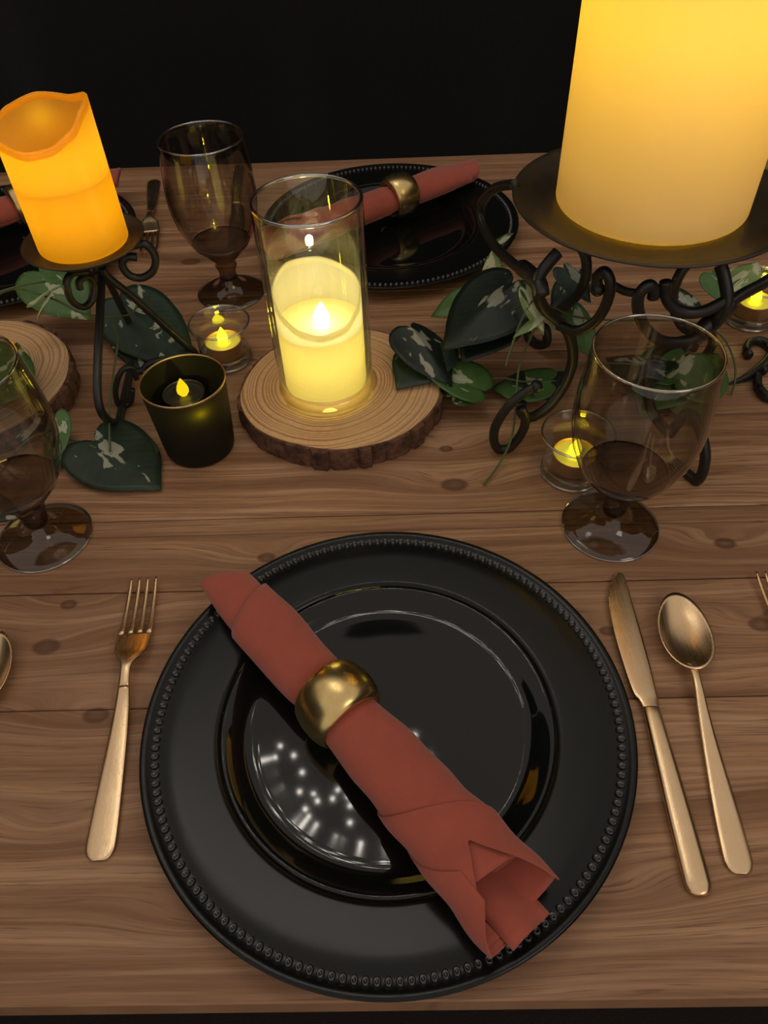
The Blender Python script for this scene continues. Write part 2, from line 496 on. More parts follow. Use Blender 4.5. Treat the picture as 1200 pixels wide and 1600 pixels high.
def charger(loc, label, group, beads_single):
    t = thing('charger_plate', loc, label, 'plate', group)
    rimp = [(.1135, .01455), (.118, .0150), (.125, .0156), (.14, .0168), (.150, .0176), (.1525, .0172), (.1585, .0178), (.1605, .0190),
            (.1635, .0200), (.1652, .0193), (.1650, .0180), (.160, .0158), (.14, .0140), (.118, .0125), (.1135, .0115)]
    v, f = lathe(rimp, 160, closed=True); fixn(mk('rim', v, f, M['plate'], t))
    wp = [(1e-5, .0060), (.03, .00594), (.06, .00575), (.080, .00550), (.088, .00540), (.093, .00545), (.0965, .0058), (.0985, .0065), (.1000, .0074), (.1025, .0093), (.1060, .0115), (.1080, .0127), (.1095, .0135), (.1110, .0141), (.1135, .01455), (.1135, .0125), (.1085, .0085), (.104, .0060), (.098, .0018), (.094, .0004), (.09, .0002), (.086, .0016), (.05, .0030), (1e-5, .0034)]
    v, f = lathe(wp, 128); fixn(mk('well', v, f, M['well'], t))
    n = 156
    if beads_single:
        for i in range(n):
            a = 2 * pi * i / n
            o = bpy.data.objects.new('bead', BEAD); COL.objects.link(o); o.parent = t
            o.location = (.1555 * cos(a), .1555 * sin(a), .0177); o.rotation_euler = (0, 0, a); o.scale = (1.12, .92, 1)
    else:
        parts = []
        bv = [p.co.copy() for p in BEAD.vertices]; bf = [tuple(p.vertices) for p in BEAD.polygons]
        for i in range(n):
            a = 2 * pi * i / n; c = V((.1555 * cos(a), .1555 * sin(a), .0177)); parts.append(([p + c for p in bv], bf))
        v, f = merge(*parts); tag(mk('beaded_edge', v, f, M['bead'], t), kind='stuff')
    return t


C1 = (-.0131, .2442, 0)
charger(C1, 'large black charger plate with beaded rim in the foreground, between fork and knife', 'black charger plates', True)
C2 = (-.004, .942, 0)
charger(C2, 'black charger plate across the table, behind the glass candle cylinder', 'black charger plates', False)
C3 = (-.499, .925, 0)
charger(C3, 'black charger plate at the far left, behind the orange candle', 'black charger plates', False)


# ---------------------------------------------------------------- napkins
def napkin(A, B, zA, zB, ring_s, label, ringlabel, near=True, seedn=0):
    """rolled cloth lying from A to B (world xy); ring at fraction ring_s. Two nested rolls and an open folded end."""
    A, B = V((A[0], A[1], 0)), V((B[0], B[1], 0)); L = (B - A).length; D = (B - A) / L; S = V((-D.y, D.x, 0))   # S to the left of travel
    rnd = random.Random(seedn)
    t = thing('napkin', (A + D * L * ring_s), label, 'napkin')
    # base centre height along s
    def zc(s): return zA + (zB - zA) * s
    wid = [(0, .0190), (.10, .0215), (.22, .0228), (.38, .0210), (.455, .0180), (.52, .0205), (.62, .0232), (.75, .0240), (.88, .0255), (1, .0265)]
    hgt = [(0, .0090), (.10, .0130), (.22, .0160), (.40, .0165), (.455, .0155), (.50, .0170), (.62, .0175), (.75, .0175), (.88, .0180), (1, .0165)]

    def surf(turn0, turn1, s0f, s1f, name, kin, dr, nu=70, nv=56, thick=.0009):
        """spiral sheet: angle from turn0..turn1 (turns), radius factor kin + dr*angle"""
        vs, fs = [], []
        for j in range(nv + 1):
            v = j / nv; th = (turn0 + (turn1 - turn0) * v)
            s0, s1 = s0f(v), s1f(v)
            for i in range(nu + 1):
                u = i / nu; s = s0 + (s1 - s0) * u
                k = kin + dr * (th - turn0)
                a = 2 * pi * (th + .10 * (s - .5))
                w_, h_ = lerp_tab(wid, s) * k, lerp_tab(hgt, s) * k
                wr = .0007 * sin(9 * s * 6 + a * 2) * sm(.5, .8, s) + .0004 * sin(31 * s + 3 * a)
                sq = 1.0
                y = (w_ + wr) * cos(a); z = (h_ + wr) * sin(a) * (1 if sin(a) > 0 else .82)
                P = A + D * (L * s) + S * y
                vs.append((P.x, P.y, zc(s) + z))
        for j in range(nv):
            for i in range(nu):
                a = j * (nu + 1) + i; fs.append((a, a + 1, a + nu + 2, a + nu + 1))
        o = mk(name, vs, fs, M['napkin'], t, world=True)
        md = o.modifiers.new('thick', 'SOLIDIFY'); md.thickness = thick; md.offset = 0
        return o
    # inner roll: pokes out at A, slanted tip
    surf(.02, 1.98, lambda v: .030 * (1 + cos(2 * pi * (.02 + 1.96 * v))), lambda v: .90 - .02 * sin(v * 9), 'inner_fold', .74, .10)
    # outer wrap: starts on a slanted seam, its end is cut back on top into an open mouth
    def mouth(th, top=.80, full=.985):
        d = abs((th - .22 + .5) % 1 - .5); return top + (full - top) * min(1, d / .20) ** .8
    surf(-.30, .93, lambda v: .10 + .080 * sm(.2, .72, v), lambda v: mouth(-.30 + 1.23 * v), 'outer_fold', 1.0, .03)
    # last lap: its edge climbs from the near side towards B
    surf(.02, .66, lambda v: .665 + .17 * (1 - v) ** 1.2, lambda v: mouth(.02 + .64 * v, .845, .995), 'outer_fold', 1.06, .05)
    surf(.30, .66, lambda v: .72 + .16 * (1 - v), lambda v: mouth(.30 + .36 * v, .88, 1.0), 'outer_fold', 1.12, .05)
    # tongue of cloth peeking from the open end
    vs, fs = [], []
    for i in range(9):
        for j in range(9):
            u, v = i / 8, j / 8
            P = A + D * (L * (.86 + .155 * u)) + S * (-.016 + .030 * v)
            vs.append((P.x, P.y, zc(1) - .011 + .004 * sin(v * 5) + .002 * u))
    for i in range(8):
        for j in range(8): a = i * 9 + j; fs.append((a, a + 9, a + 10, a + 1))
    o = mk('inner_fold', vs, fs, M['napkin'], t, world=True); md = o.modifiers.new('thick', 'SOLIDIFY'); md.thickness = .0014; md.offset = 0
    # ring: domed band, axis along D
    s = ring_s; c = A + D * (L * s); c.z = zc(s) + .0005
    a_, b_ = .0222, .0205
    prof = []
    n = 22
    for k in range(n):
        q = 2 * pi * k / n
        ax = .0165 * cos(q) ; rr = .0048 * sin(q) + (.0035 * cos(q / 1) ** 2 * 0)
        prof.append((ax, rr))
    vs, fs = [], []; N = 56
    for i in range(N):
        a = 2 * pi * i / N; bulge = 1.0 + .55 * max(0, sin(a + .25)) ** 1.3   # heavier on top
        for (ax, rr) in prof:
            ax2 = ax * (.80 + .20 * bulge)
            r = rr * bulge + .0035 * (bulge - 1)
            P = c + D * ax2 + S * ((a_ + r) * cos(a)) + V((0, 0, 1)) * ((b_ + r) * sin(a))
            vs.append(P)
    for i in range(N):
        j = (i + 1) % N
        for k in range(n):
            k2 = (k + 1) % n; fs.append((i * n + k, j * n + k, j * n + k2, i * n + k2))
    rg = mk('napkin_ring', [p - c for p in vs], fs, M['ring']); rg.location = c; fixn(rg)
    tag(rg, ringlabel, 'ring', 'brass napkin rings')
    return t


nA = at(340, 893, .034); nB = at(828, 1430, .040)
napkin(nA, nB, .0315, .0345, .468, 'rust red rolled napkin lying diagonally across the foreground charger',
       'domed brass napkin ring around the foreground napkin', True, 1)
fA = at(752, 258, .035); fB = at(420, 385, .035)
napkin(fA, fB, .0338, .0360, .42, 'rust red rolled napkin on the far charger, partly seen through the glass cylinder',
       'domed brass napkin ring on the far napkin right of the glass cylinder', False, 2)
d3 = V(C3) - V(C2)
d3 = d3 + V((0, .03, .0))
napkin(fA + d3, fB + d3, .0338, .0360, .42, 'rust napkin on the far left charger, tip right of the orange candle',
       'domed brass napkin ring cut by the left edge of the photo', False, 3)


# ---------------------------------------------------------------- cutlery
def loft(stations, n=12, power=2.4):
    """stations (y, x, z, halfwidth, halfthick) along +y"""
    vs, fs = [], []
    for (y, x, z, w_, h) in stations:
        for q in range(n):
            a = 2 * pi * q / n; ca, sa = cos(a), sin(a)
            vs.append((x + w_ * math.copysign(abs(ca) ** (2 / power), ca), y, z + h * math.copysign(abs(sa) ** (2 / power), sa)))
    m = len(stations)
    for i in range(m - 1):
        for q in range(n):
            r = (q + 1) % n; fs.append((i * n + q, i * n + r, (i + 1) * n + r, (i + 1) * n + q))
    fs.append(tuple(range(n))[::-1]); fs.append(tuple((m - 1) * n + q for q in range(n)))
    return vs, fs


def dens(st, sub=4):
    P = [V((s[0], s[1], s[2], s[3])) for s in st]; out = []
    m = len(st)
    for i in range(m - 1):
        for k in range(sub):
            t = k / sub; a, b, c, d = st[max(i - 1, 0)], st[i], st[i + 1], st[min(i + 2, m - 1)]
            row = []
            for q in range(5):
                row.append(.5 * (2 * b[q] + (c[q] - a[q]) * t + (2 * a[q] - 5 * b[q] + 4 * c[q] - d[q]) * t * t + (3 * b[q] - a[q] - 3 * c[q] + d[q]) * t ** 3))
            row[3] = max(row[3], .0002); out.append(tuple(row))
    out.append(st[-1]); return out


def place(t, p0, p1, L):
    """origin at handle end p0, +y towards p1"""
    d = V(p1) - V(p0); t.location = (p0[0], p0[1], 0); t.rotation_euler = (0, 0, math.atan2(d.y, d.x) - pi / 2)


def fork_parts(t):
    h = .0009
    hd = [(0, 0, .0016, .0040, h), (.0015, 0, .0016, .0066, h), (.005, 0, .0016, .0088, h), (.012, 0, .0016, .0097, h), (.04, 0, .0020, .0088, h),
          (.08, 0, .0035, .0068, h * 1.1), (.105, 0, .0065, .0052, .0012), (.118, 0, .0095, .0041, .0015)]
    fixn(mk('handle', *loft(dens(hd)), M['cutlery'], t))
    he = [(.118, 0, .0095, .0041, .0015), (.130, 0, .0120, .0038, .0015), (.137, 0, .0122, .0050, .0012), (.143, 0, .0108, .0092, .0009), (.149, 0, .0088, .0120, .0008), (.157, 0, .0070, .0128, .0008), (.166, 0, .0052, .0128, .0008)]
    hd_ = fixn(mk('head', *loft(dens(he)), M['cutlery'], t))
    for k in range(4):
        x0 = -.0106 + k * .00707
        tn = [(.1655, x0, .0052, .0024, .0008), (.175, x0 * .99, .0040, .0020, .0008), (.19, x0 * .97, .0035, .0018, .0008), (.205, x0 * .95, .0042, .0016, .0007), (.214, x0 * .94, .0052, .0013, .0006), (.219, x0 * .935, .0060, .0006, .0004)]
        fixn(mk('tine', *loft(dens(tn, 2), 8), M['cutlery'], hd_))


def spoon_parts(t):
    hd = [(0, 0, .0016, .0035, .0009), (.0015, 0, .0016, .0060, .0009), (.005, 0, .0016, .0080, .0009), (.012, 0, .0016, .0088, .0010), (.04, 0, .0018, .0080, .0011),
          (.08, 0, .0030, .0056, .0013), (.105, 0, .0052, .0042, .0016), (.122, 0, .0078, .0034, .0018), (.134, 0, .0085, .0034, .0016), (.142, 0, .0078, .0060, .0010)]
    fixn(mk('handle', *loft(dens(hd)), M['cutlery'], t))
    # bowl: oval dish from y=.134 to .200
    vs, fs = [], []; nr, na = 10, 40
    for side in (0, 1):
        for i in range(nr + 1):
            r = i / nr
            for j in range(na):
                a = 2 * pi * j / na
                x = .0200 * cos(a) * (1 - .10 * sin(a) - .03); y = .1690 + .0340 * sin(a)
                x = x * r; y = .1685 + (y - .1685) * r
                z = .0022 + .0068 * r ** 2.4 + (0.0012 if side == 0 else 0) * (1 - .3 * r ** 6)
                z += .0012 * max(0, -sin(a)) * r ** 3
                vs.append((x, y, z))
    for side in (0, 1):
        b = side * (nr + 1) * na
        for i in range(nr):
            for j in range(na):
                k = (j + 1) % na; fs.append((b + i * na + j, b + i * na + k, b + (i + 1) * na + k, b + (i + 1) * na + j))
    b = (nr + 1) * na
    for j in range(na):
        k = (j + 1) % na; fs.append((nr * na + j, nr * na + k, b + nr * na + k, b + nr * na + j))
    fixn(mk('bowl', vs, fs, M['cutlery'], t))


def knife_parts(t):
    hd = [(0, 0, .0030, .0030, .0020), (.0015, 0, .0030, .0058, .0025), (.005, 0, .0030, .0078, .0028), (.012, 0, .0032, .0084, .0030), (.05, 0, .0032, .0080, .0031),
          (.09, 0, .0032, .0070, .0030), (.115, 0, .0032, .0062, .0027), (.122, 0, .0032, .0060, .0020)]
    fixn(mk('handle', *loft(dens(hd)), M['cutlery'], t))
    bl = [(.1215, 0, .0032, .0060, .0014), (.128, -.0006, .0032, .0068, .0010), (.134, -.0018, .0032, .0085, .0009), (.155, -.0024, .0030, .0098, .0008), (.185, -.0028, .0028, .0103, .0007),
          (.212, -.0020, .0026, .0092, .0006), (.228, .0002, .0025, .0066, .0006), (.2385, .0028, .0024, .0034, .0005), (.2405, .0036, .0024, .0016, .0004)]
    fixn(mk('blade', *loft(dens(bl), 12, 2.0), M['cutlery'], t))


def utensil(name, parts, p0, p1, label, cat, group=None):
    t = thing(name, (0, 0, 0), label, cat, group); parts(t); place(t, p0, p1, 0); return t


utensil('fork', fork_parts, at(155, 1346), at(227, 915), 'gold four-tined fork lying left of the foreground charger', 'fork', 'gold forks')
utensil('knife', knife_parts, at(1093, 1402), at(962, 905), 'gold knife with rounded handle lying right of the foreground charger', 'knife')
utensil('spoon', spoon_parts, at(1157, 1367), at(1056, 958), 'gold spoon, bowl up, right of the foreground knife', 'spoon', 'gold spoons')
pf = at(1187, 893, .006)
utensil('fork', fork_parts, V((pf.x + .012 - .010, pf.y - .219, 0)) + V((.008, 0, 0)), V((pf.x + .0105 - .003, pf.y, 0)), 'gold fork cut by the right edge, only its tines showing', 'fork', 'gold forks')
ps = at(-22, 1050, .006)
utensil('spoon', spoon_parts, V((ps.x + .010, ps.y - .1685, 0)), V((ps.x, ps.y, 0)), 'gold spoon cut by the left edge, only its bowl rim showing', 'spoon', 'gold spoons')
utensil('fork', fork_parts, at(241, 283), at(234, 392), 'fork lying tines toward the camera between orange candle and far goblet', 'fork', 'gold forks')
utensil('knife', knife_parts, at(374, 262), at(366, 372), 'knife lying behind the far smoked goblet, seen through its bowl', 'knife')


# ---------------------------------------------------------------- goblets
def rim_(t, R, z, r_, name='rim'):
    v, f = lathe([(R + r_ * cos(2 * pi * k / 8), z + r_ * sin(2 * pi * k / 8)) for k in range(8)], 64, closed=True); return fixn(mk(name, v, f, M['glass_rim'], t))


def goblet(loc, label):
    t = thing('goblet', loc, label, 'glass', 'smoked water goblets')
    foot = [(1e-5, .0012), (.030, .0006), (.0385, 0), (.0402, .0010), (.0395, .0024), (.034, .0036), (.026, .0056), (.018, .0095), (.013, .0150), (.0108, .0210)]
    v, f = lathe(foot, 56); fixn(mk('foot', v, f, M['smoke_foot'], t))
    stem = [(.0108, .0210), (.0100, .0260), (.0102, .0310), (.0122, .0350), (.0128, .0380), (.0118, .0405), (.0125, .0430), (.0165, .0475), (.0225, .0530), (.0315, .0640), (.0335, .0672), (.0300, .0672), (.015, .0650), (1e-5, .0645)]
    inner = [(.0200, .0560), (.0120, .0500), (1e-5, .0480)]
    v, f = lathe([(1e-5, .016)] + stem, 48); fixn(mk('stem', v, f, M['smoke_thick'], t))
    bowl_o = [(.0340, .0680), (.0390, .0770), (.0450, .0930), (.0480, .1090), (.0488, .1230), (.0482, .1380), (.0468, .1540), (.0450, .1700), (.0440, .1790)]
    bowl = bowl_o + [(.0437, .1798), (.0430, .1799), (.0426, .1790)] + [(r - .0020, z) for r, z in reversed(bowl_o[3:-1])] + [(.0365, .0785), (.0320, .0700)]
    v, f = lathe(bowl, 64); fixn(mk('bowl', v, f, M['smoke'], t))
    rim_(t, .0433, .1797, .0011)
    rim_(t, .0398, .0013, .0009, 'foot_edge')
    return t


goblet((.1775, .4262, 0), 'smoked glass goblet standing right of centre, above the foreground knife')
goblet((-.3085, .4300, 0), 'smoked glass goblet cut by the left edge of the photo')
goblet((-.1955, .8110, 0), 'smoked glass goblet at the back, left of the glass cylinder')


# ---------------------------------------------------------------- wood slices
def slice_(loc, R, seed, label, th=.0235):
    t = thing('wood_slice', loc, label, 'wood slice', 'round wood slices')
    rr = random.Random(seed); ph = [rr.uniform(0, 6.28) for _ in range(8)]
    def rad(a): return R * (1 + .020 * sin(2 * a + ph[0]) + .016 * sin(3 * a + ph[1]) + .008 * sin(5 * a + ph[2]) + .004 * sin(9 * a + ph[3]))
    N = 120
    vs, fs = [], []
    rings = [0, .2, .4, .6, .8, .93, .965]
    vs.append((0, 0, th))
    for q in rings[1:]:
        for i in range(N): a = 2 * pi * i / N; r = rad(a) * q; vs.append((r * cos(a), r * sin(a), th))
    for i in range(N): fs.append((0, 1 + i, 1 + (i + 1) % N))
    for k in range(len(rings) - 2):
        for i in range(N):
            j = (i + 1) % N; fs.append((1 + k * N + i, 1 + (k + 1) * N + i, 1 + (k + 1) * N + j, 1 + k * N + j))
    b = len(vs)
    for i in range(N): a = 2 * pi * i / N; r = rad(a) * .965; vs.append((r * cos(a), r * sin(a), .0003))
    for i in range(N):
        j = (i + 1) % N; o = 1 + (len(rings) - 2) * N; fs.append((o + i, b + i, b + j, o + j))
    fs.append(tuple(b + i for i in range(N))[::-1])
    sharp(mk('wood_face', vs, fs, M['slice'], t), 30)
    # bark: uneven plates around the edge, each its own piece
    a0 = 0
    while a0 < 2 * pi - .02:
        a1 = min(a0 + rr.uniform(.13, .30), 2 * pi)
        if 2 * pi - a1 < .1: a1 = 2 * pi
        n = 7; lv = 5; vs, fs = [], []; pr = rr.uniform(.0008, .0058); tz = th - rr.uniform(.0, .0012)
        for i in range(n + 1):
            a = a0 + (a1 - a0) * i / n
            for k in range(lv + 1):
                z = tz * k / lv
                e = min(1, 6 * min(i / n, 1 - i / n) + .25)
                out = (.0008 + pr * e) * (.75 + .25 * sin(pi * (k + .4) / (lv + 1))) + rr.uniform(-.0005, .0005)
                r = rad(a) * .966 + out; vs.append((r * cos(a), r * sin(a), z))
            r = rad(a) * .960; vs.append((r * cos(a), r * sin(a), tz)); vs.append((r * cos(a), r * sin(a), 0))
        m_ = lv + 3
        for i in range(n):
            for k in range(m_): k2 = (k + 1) % m_; fs.append((i * m_ + k, i * m_ + k2, (i + 1) * m_ + k2, (i + 1) * m_ + k))
        fs.append(tuple(range(m_))); fs.append(tuple(n * m_ + k for k in range(m_))[::-1])
        sharp(mk('bark', vs, fs, M['bark'], t), 50)
        a0 = a1
    return t


S1 = (-.0560, .5985, 0)
slice_(S1, .0985, 3, 'round wood slice with bark edge carrying the glass cylinder in the middle')
S2 = (-.438, .628, 0)
slice_(S2, .1050, 11, 'round wood slice with bark edge cut by the left edge of the photo')


# ---------------------------------------------------------------- candles
def candle_shell(t, R, zr, floor_z, mat, wallth=.004, nz=28, n=96, lip=.003, z0=.0):
    """zr(a): rim height over base. Outer wall + lip + inner cup, base left closed by a disc."""
    vs, fs = [], []; rows = []
    b = .0030
    prof = []
    for k in range(5): q = pi / 2 * k / 4; prof.append(('a', R - b + b * sin(q), b - b * cos(q)))
    for k in range(1, nz + 1): prof.append(('w', R, k / nz))
    prof += [('l', R - .3 * wallth, .5), ('l', R - .7 * wallth, .5)]
    for k in range(7): prof.append(('i', R - wallth * .8 + (wallth * .8 - .0004) * (k / 6) ** .8, k / 6))
    m_ = len(prof)
    for i in range(n):
        a = 2 * pi * i / n; h = zr(a)
        for (ty, r, u) in prof:
            if ty == 'a': z = u
            elif ty == 'w': z = b + (h - b - .0012) * u
            elif ty == 'l': z = h
            elif ty == 'i': z = h - .0012 - .005 * u
            vs.append((r * cos(a), r * sin(a), z))
    for i in range(n):
        j = (i + 1) % n
        for k in range(m_ - 1): fs.append((i * m_ + k, j * m_ + k, j * m_ + k + 1, i * m_ + k + 1))
    o = mk('wax', vs, fs, mat, t)
    fl_ = [(1e-5, floor_z), (R * .5, floor_z), (R * .8, floor_z), (R - .0002, floor_z)]
    v, f = lathe(fl_, 64); mk('cup_floor', v, f, mat, t)
    return o


def lamp_in(parent, z, power, color, r=.004, x=0, y=0, name='glow_light'):
    l = bpy.data.lights.new(name, 'POINT'); l.energy = power; l.color = color; l.shadow_soft_size = r
    o = bpy.data.objects.new(name, l); COL.objects.link(o); o.parent = parent; o.location = (x, y, z); return o


def flame_mesh(t, z, h, r, mat, x=0, y=0, lean=.1):
    prof = [(1e-5, 0), (.55, .05), (.95, .22), (1, .36), (.82, .55), (.5, .75), (.22, .9), (1e-5, 1)]
    v, f = lathe(prof, 14)
    v = [(x + p[0] * r + lean * r * p[2] ** 2, y + p[1] * r, z + p[2] * h) for p in v]
    return fixn(mk('flame', v, f, mat, t))


# orange candle on small stand
ST = V((-.2835, .6545, .150))
sc_ = thing('pillar_candle', ST + V((0, 0, .0022)), 'glowing orange pillar candle with wavy top on the small iron stand', 'candle')
def zr_o(a):   # tall corner on the right/back-right, dips towards the front-left
    d = math.degrees(a) % 360
    tab = [(0, .1195), (25, .1205), (70, .1130), (110, .1160), (150, .1120), (190, .1050), (230, .1000), (262, .0965), (290, .0985), (320, .1060), (345, .1170), (360, .1195)]
    return lerp_tab(tab, d)
candle_shell(sc_, .0405, zr_o, .062, M['wax_orange'], .0045)
flame_mesh(sc_, .0615, .016, .0045, M['fl_dim'])
lamp_in(sc_, .040, .055, (1, .57, .008), .012)
lamp_in(sc_, .084, .075, (1, .57, .008), .008)

# big yellow candle
BT = V((.2030, .5840, .2060))
bc = thing('pillar_candle', BT + V((0, 0, .0022)), 'very large cream pillar candle glowing yellow on the wide iron stand', 'candle')
candle_shell(bc, .0735, lambda a: .205 + .003 * sin(2 * a), .165, M['wax_cream'], .008, nz=40)
lamp_in(bc, .140, .38, (1, .62, .014), .02)
lamp_in(bc, .185, .06, (1, .60, .03), .005)
flame_mesh(bc, .164, .02, .006, M['fl_dim'])

# vase candle (centre) and its neighbour at the left edge
def cylinder_vase(loc, label, cl, group='glass cylinder vases'):
    t = thing('glass_cylinder', loc, label, 'vase', group)
    H, R = .1905, .0455
    prof = [(1e-5, .0015), (.036, .0010), (.0435, 0), (R, .0022), (R, .02), (R, .05), (R, .09), (R, .14), (R, H - .002), (R - .0006, H - .0004), (R - .0016, H), (R - .0026, H - .0006), (R - .0030, H - .0025),
            (R - .0030, .14), (R - .0030, .09), (R - .0030, .05), (R - .0032, .018), (R - .006, .0118), (.030, .0108), (1e-5, .0108)]
    v, f = lathe(prof[4:17], 72); fixn(mk('glass_wall', v, f, M['clear'], t))
    lowp = prof[:5] + prof[16:]
    v, f = lathe(lowp, 72); fixn(mk('glass_base', v, f, M['clear_thick'], t))
    rim_(t, R - .0015, H, .0017)
    c = thing('pillar_candle', V(loc) + V((0, 0, .0112)), cl, 'candle', 'ivory candles in glass')
    def zr(a):
        d = math.degrees(a) % 360
        tab = [(0, .098), (45, .103), (90, .109), (135, .1105), (180, .1020), (215, .0900), (250, .0800), (275, .0765), (310, .0790), (335, .0880), (360, .098)]
        return lerp_tab(tab, d)
    candle_shell(c, .0390, zr, .0660, M['wax_ivory'], .0022)
    flame_mesh(c, .0658, .023, .0075, M['fl_white'], .002, -.004)
    return t, c


z1 = .0237
v1, c1 = cylinder_vase((-.0685, .5925, z1), 'clear glass cylinder with lit ivory candle on the centre wood slice', 'lit ivory pillar candle with slanted top inside the central glass cylinder')
lamp_in(c1, .040, .075, (1, .82, .17), .012)
lamp_in(c1, .096, .045, (1, .90, .45), .004, .002, -.004)
v2, c2 = cylinder_vase((-.4905, .632, z1), 'clear glass cylinder at the left edge, standing on the left wood slice', 'lit ivory pillar candle inside the glass cylinder at the left edge')
lamp_in(c2, .040, .085, (1, .76, .25), .012)


# ---------------------------------------------------------------- tealights and votive cups
def tealight(loc, label, mat='fl_yellow', power=.012, cupm='tea_cup', waxm='wax_tea'):
    t = thing('tealight', loc, label, 'tealight', 'yellow tealights')
    v, f = lathe([(1e-5, 0), (.0178, 0), (.0188, .0008), (.0190, .0150), (.0195, .0156), (.0188, .0160), (.0184, .0150), (.0180, .0128)], 40); fixn(mk('cup', v, f, M[cupm], t))
    v, f = lathe([(.0182, .0128), (.0150, .0124), (.0105, .0120), (.0085, .0128), (.0070, .0122), (1e-5, .0120)], 40); fixn(mk('wax', v, f, M[waxm], t))
    flame_mesh(t, .0122, .0200, .0056, M[mat])
    if power: lamp_in(t, .0365, power, (1, .80, .02), .002)
    return t


def clear_votive(loc, label, tl):
    t = thing('votive_cup', loc, label, 'candle holder', 'clear glass votive cups')
    o = [(.0262, 0), (.0275, .0015), (.0277, .006), (.0268, .012), (.0266, .022), (.0272, .032), (.0290, .0400), (.0312, .0436), (.0318, .0462)]
    i = [(.0308, .0472), (.0296, .0462), (.0278, .0400), (.0256, .032), (.0248, .022), (.0248, .012), (.0236, .0088), (1e-5, .0080)]
    v, f = lathe([(1e-5, .0008)] + o[:4] + [i[-3], i[-2], i[-1]], 56); fixn(mk('glass_base', v, f, M['clear_thick'], t))
    v, f = lathe(o[3:] + i[:6], 56); fixn(mk('glass_wall', v, f, M['clear'], t))
    rim_(t, .0312, .0465, .0011)
    rim_(t, .0266, .0020, .0016, 'foot_edge')
    tealight(V(loc) + V((0, 0, .0084)), tl)
    return t


clear_votive((-.1835, .6790, 0), 'small clear glass votive cup left of the central glass cylinder', 'lit tealight in the clear cup left of the central glass cylinder')
clear_votive((.1560, .4925, 0), 'small clear glass votive cup behind the right goblet', 'lit tealight in the clear cup behind the right goblet')
clear_votive((.3905, .7230, 0), 'small clear glass votive cup at the right edge, beyond the large stand', 'lit tealight in the clear cup at the right edge')

bv = thing('votive_cup', (-.1900, .5405, 0), 'black frosted votive cup with gold rim, glowing faintly', 'candle holder')
o_ = [(1e-5, .0006), (.029, 0), (.0318, .0018), (.0328, .006), (.0340, .020), (.0356, .045), (.0370, .065), (.0380, .0790)]
v, f = lathe(o_, 64); fixn(mk('wall', v, f, M['black_glass'], bv))
v, f = lathe([(1e-5, .006), (.028, .006), (.0300, .0075)], 64); fixn(mk('inner_floor', v, f, M['bead'], bv))
v, f = lathe([(.0372, .0783), (.0382, .0783), (.0385, .0794), (.0382, .0803), (.0372, .0803), (.0368, .0794)], 64, closed=True); fixn(mk('gold_rim', v, f, M['gold_rim'], bv))
tb = tealight(V((-.1955, .5500, .0425)), 'lit tealight raised inside the black frosted votive cup', 'fl_dim', 0, 'bead', 'bead')
gsp = on_plane(311, 650, (0, .506, 0), V((0, 1, 0)))
lamp_in(bv, gsp.z, .045, (1, .85, .02), .002, gsp.x + .1900 - .0015, gsp.y + .0072 - .5405)  # extra point light added close behind the front wall to make the glow spot
v, f = lathe([(1e-5, .0076), (.014, .0076), (.0150, .010), (.0150, .040), (.016, .0423), (1e-5, .0423)], 24); fixn(mk('riser', v, f, M['bead'], bv))


# ---------------------------------------------------------------- iron stands
def stand(name, loc, plate_prof, label, group=None):
    t = thing(name, (loc[0], loc[1], 0), label, 'candle stand', group)
    v, f = lathe(plate_prof, 96, closed=False)
    fixn(mk('candle_plate', v, f, M['ironplate'], t)); return t


def rod(t, name, pts2, pick, ra, rb, az, sub=6, power=2.6, taper=None, mat='iron', ends=()):
    P = catmull([pick(*p) for p in pts2], sub)
    for q in P: q.z = max(q.z, ra * .9)
    N = V((-sin(radians(az)), cos(radians(az)), 0))
    parts = [bar(P, ra, rb, N, 10, power, taper)]
    for e in ends: parts.append(ball(P[0] if e == 0 else P[-1], max(ra, rb) * 1.35))
    v, f = merge(*parts); return fixn(mk(name, v, f, M[mat], t, world=True))


# small stand: three legs
zp = ST.z
pp = [(1e-5, zp - .0015), (.042, zp - .0015), (.0475, zp - .0002), (.0520, zp + .0040), (.0548, zp + .0050), (.0552, zp + .0060), (.0540, zp + .0062), (.0515, zp + .0053), (.0470, zp + .0015), (.042, zp), (1e-5, zp)]
ss = stand('candle_stand', ST, pp, 'small black wrought iron stand with scroll legs under the orange candle', 'iron candle stands')
def azf(P, x, y): q = at(x, y, .004); return math.degrees(math.atan2(q.y - P.y, q.x - P.x))


rod(ss, 'leg', [(160, 418), (158, 450), (156, 500), (153, 560), (152, 610), (157, 640), (170, 657), (190, 660), (208, 645), (217, 615), (214, 590)], vplane(ST, azf(ST, 185, 661)), .0034, .0040, azf(ST, 185, 661))
rod(ss, 'foot_scroll', [(214, 592), (205, 575), (190, 580), (181, 605), (183, 628), (193, 636), (204, 628), (207, 608)], vplane(at(214, 592, .03), 20), .0028, .0030, 20)
rod(ss, 'top_scroll', [(135, 425), (112, 428), (104, 445), (112, 470), (130, 480), (144, 468), (146, 445), (136, 432), (124, 440), (125, 452)], vplane(at(125, 450, .12), 60), .0030, .0036, 60)
rod(ss, 'leg', [(160, 420), (172, 435), (205, 462), (250, 503), (285, 535), (302, 548), (306, 556), (298, 562), (288, 566), (262, 562), (238, 566), (224, 578), (218, 596)], vplane(ST, azf(ST, 303, 558)), .0034, .0036, azf(ST, 303, 558))
rod(ss, 'top_scroll', [(205, 384), (228, 382), (242, 400), (240, 422), (222, 434), (202, 430), (191, 414), (197, 402), (214, 402)], vplane(at(215, 410, .13), 10), .0036, .0034, 10)
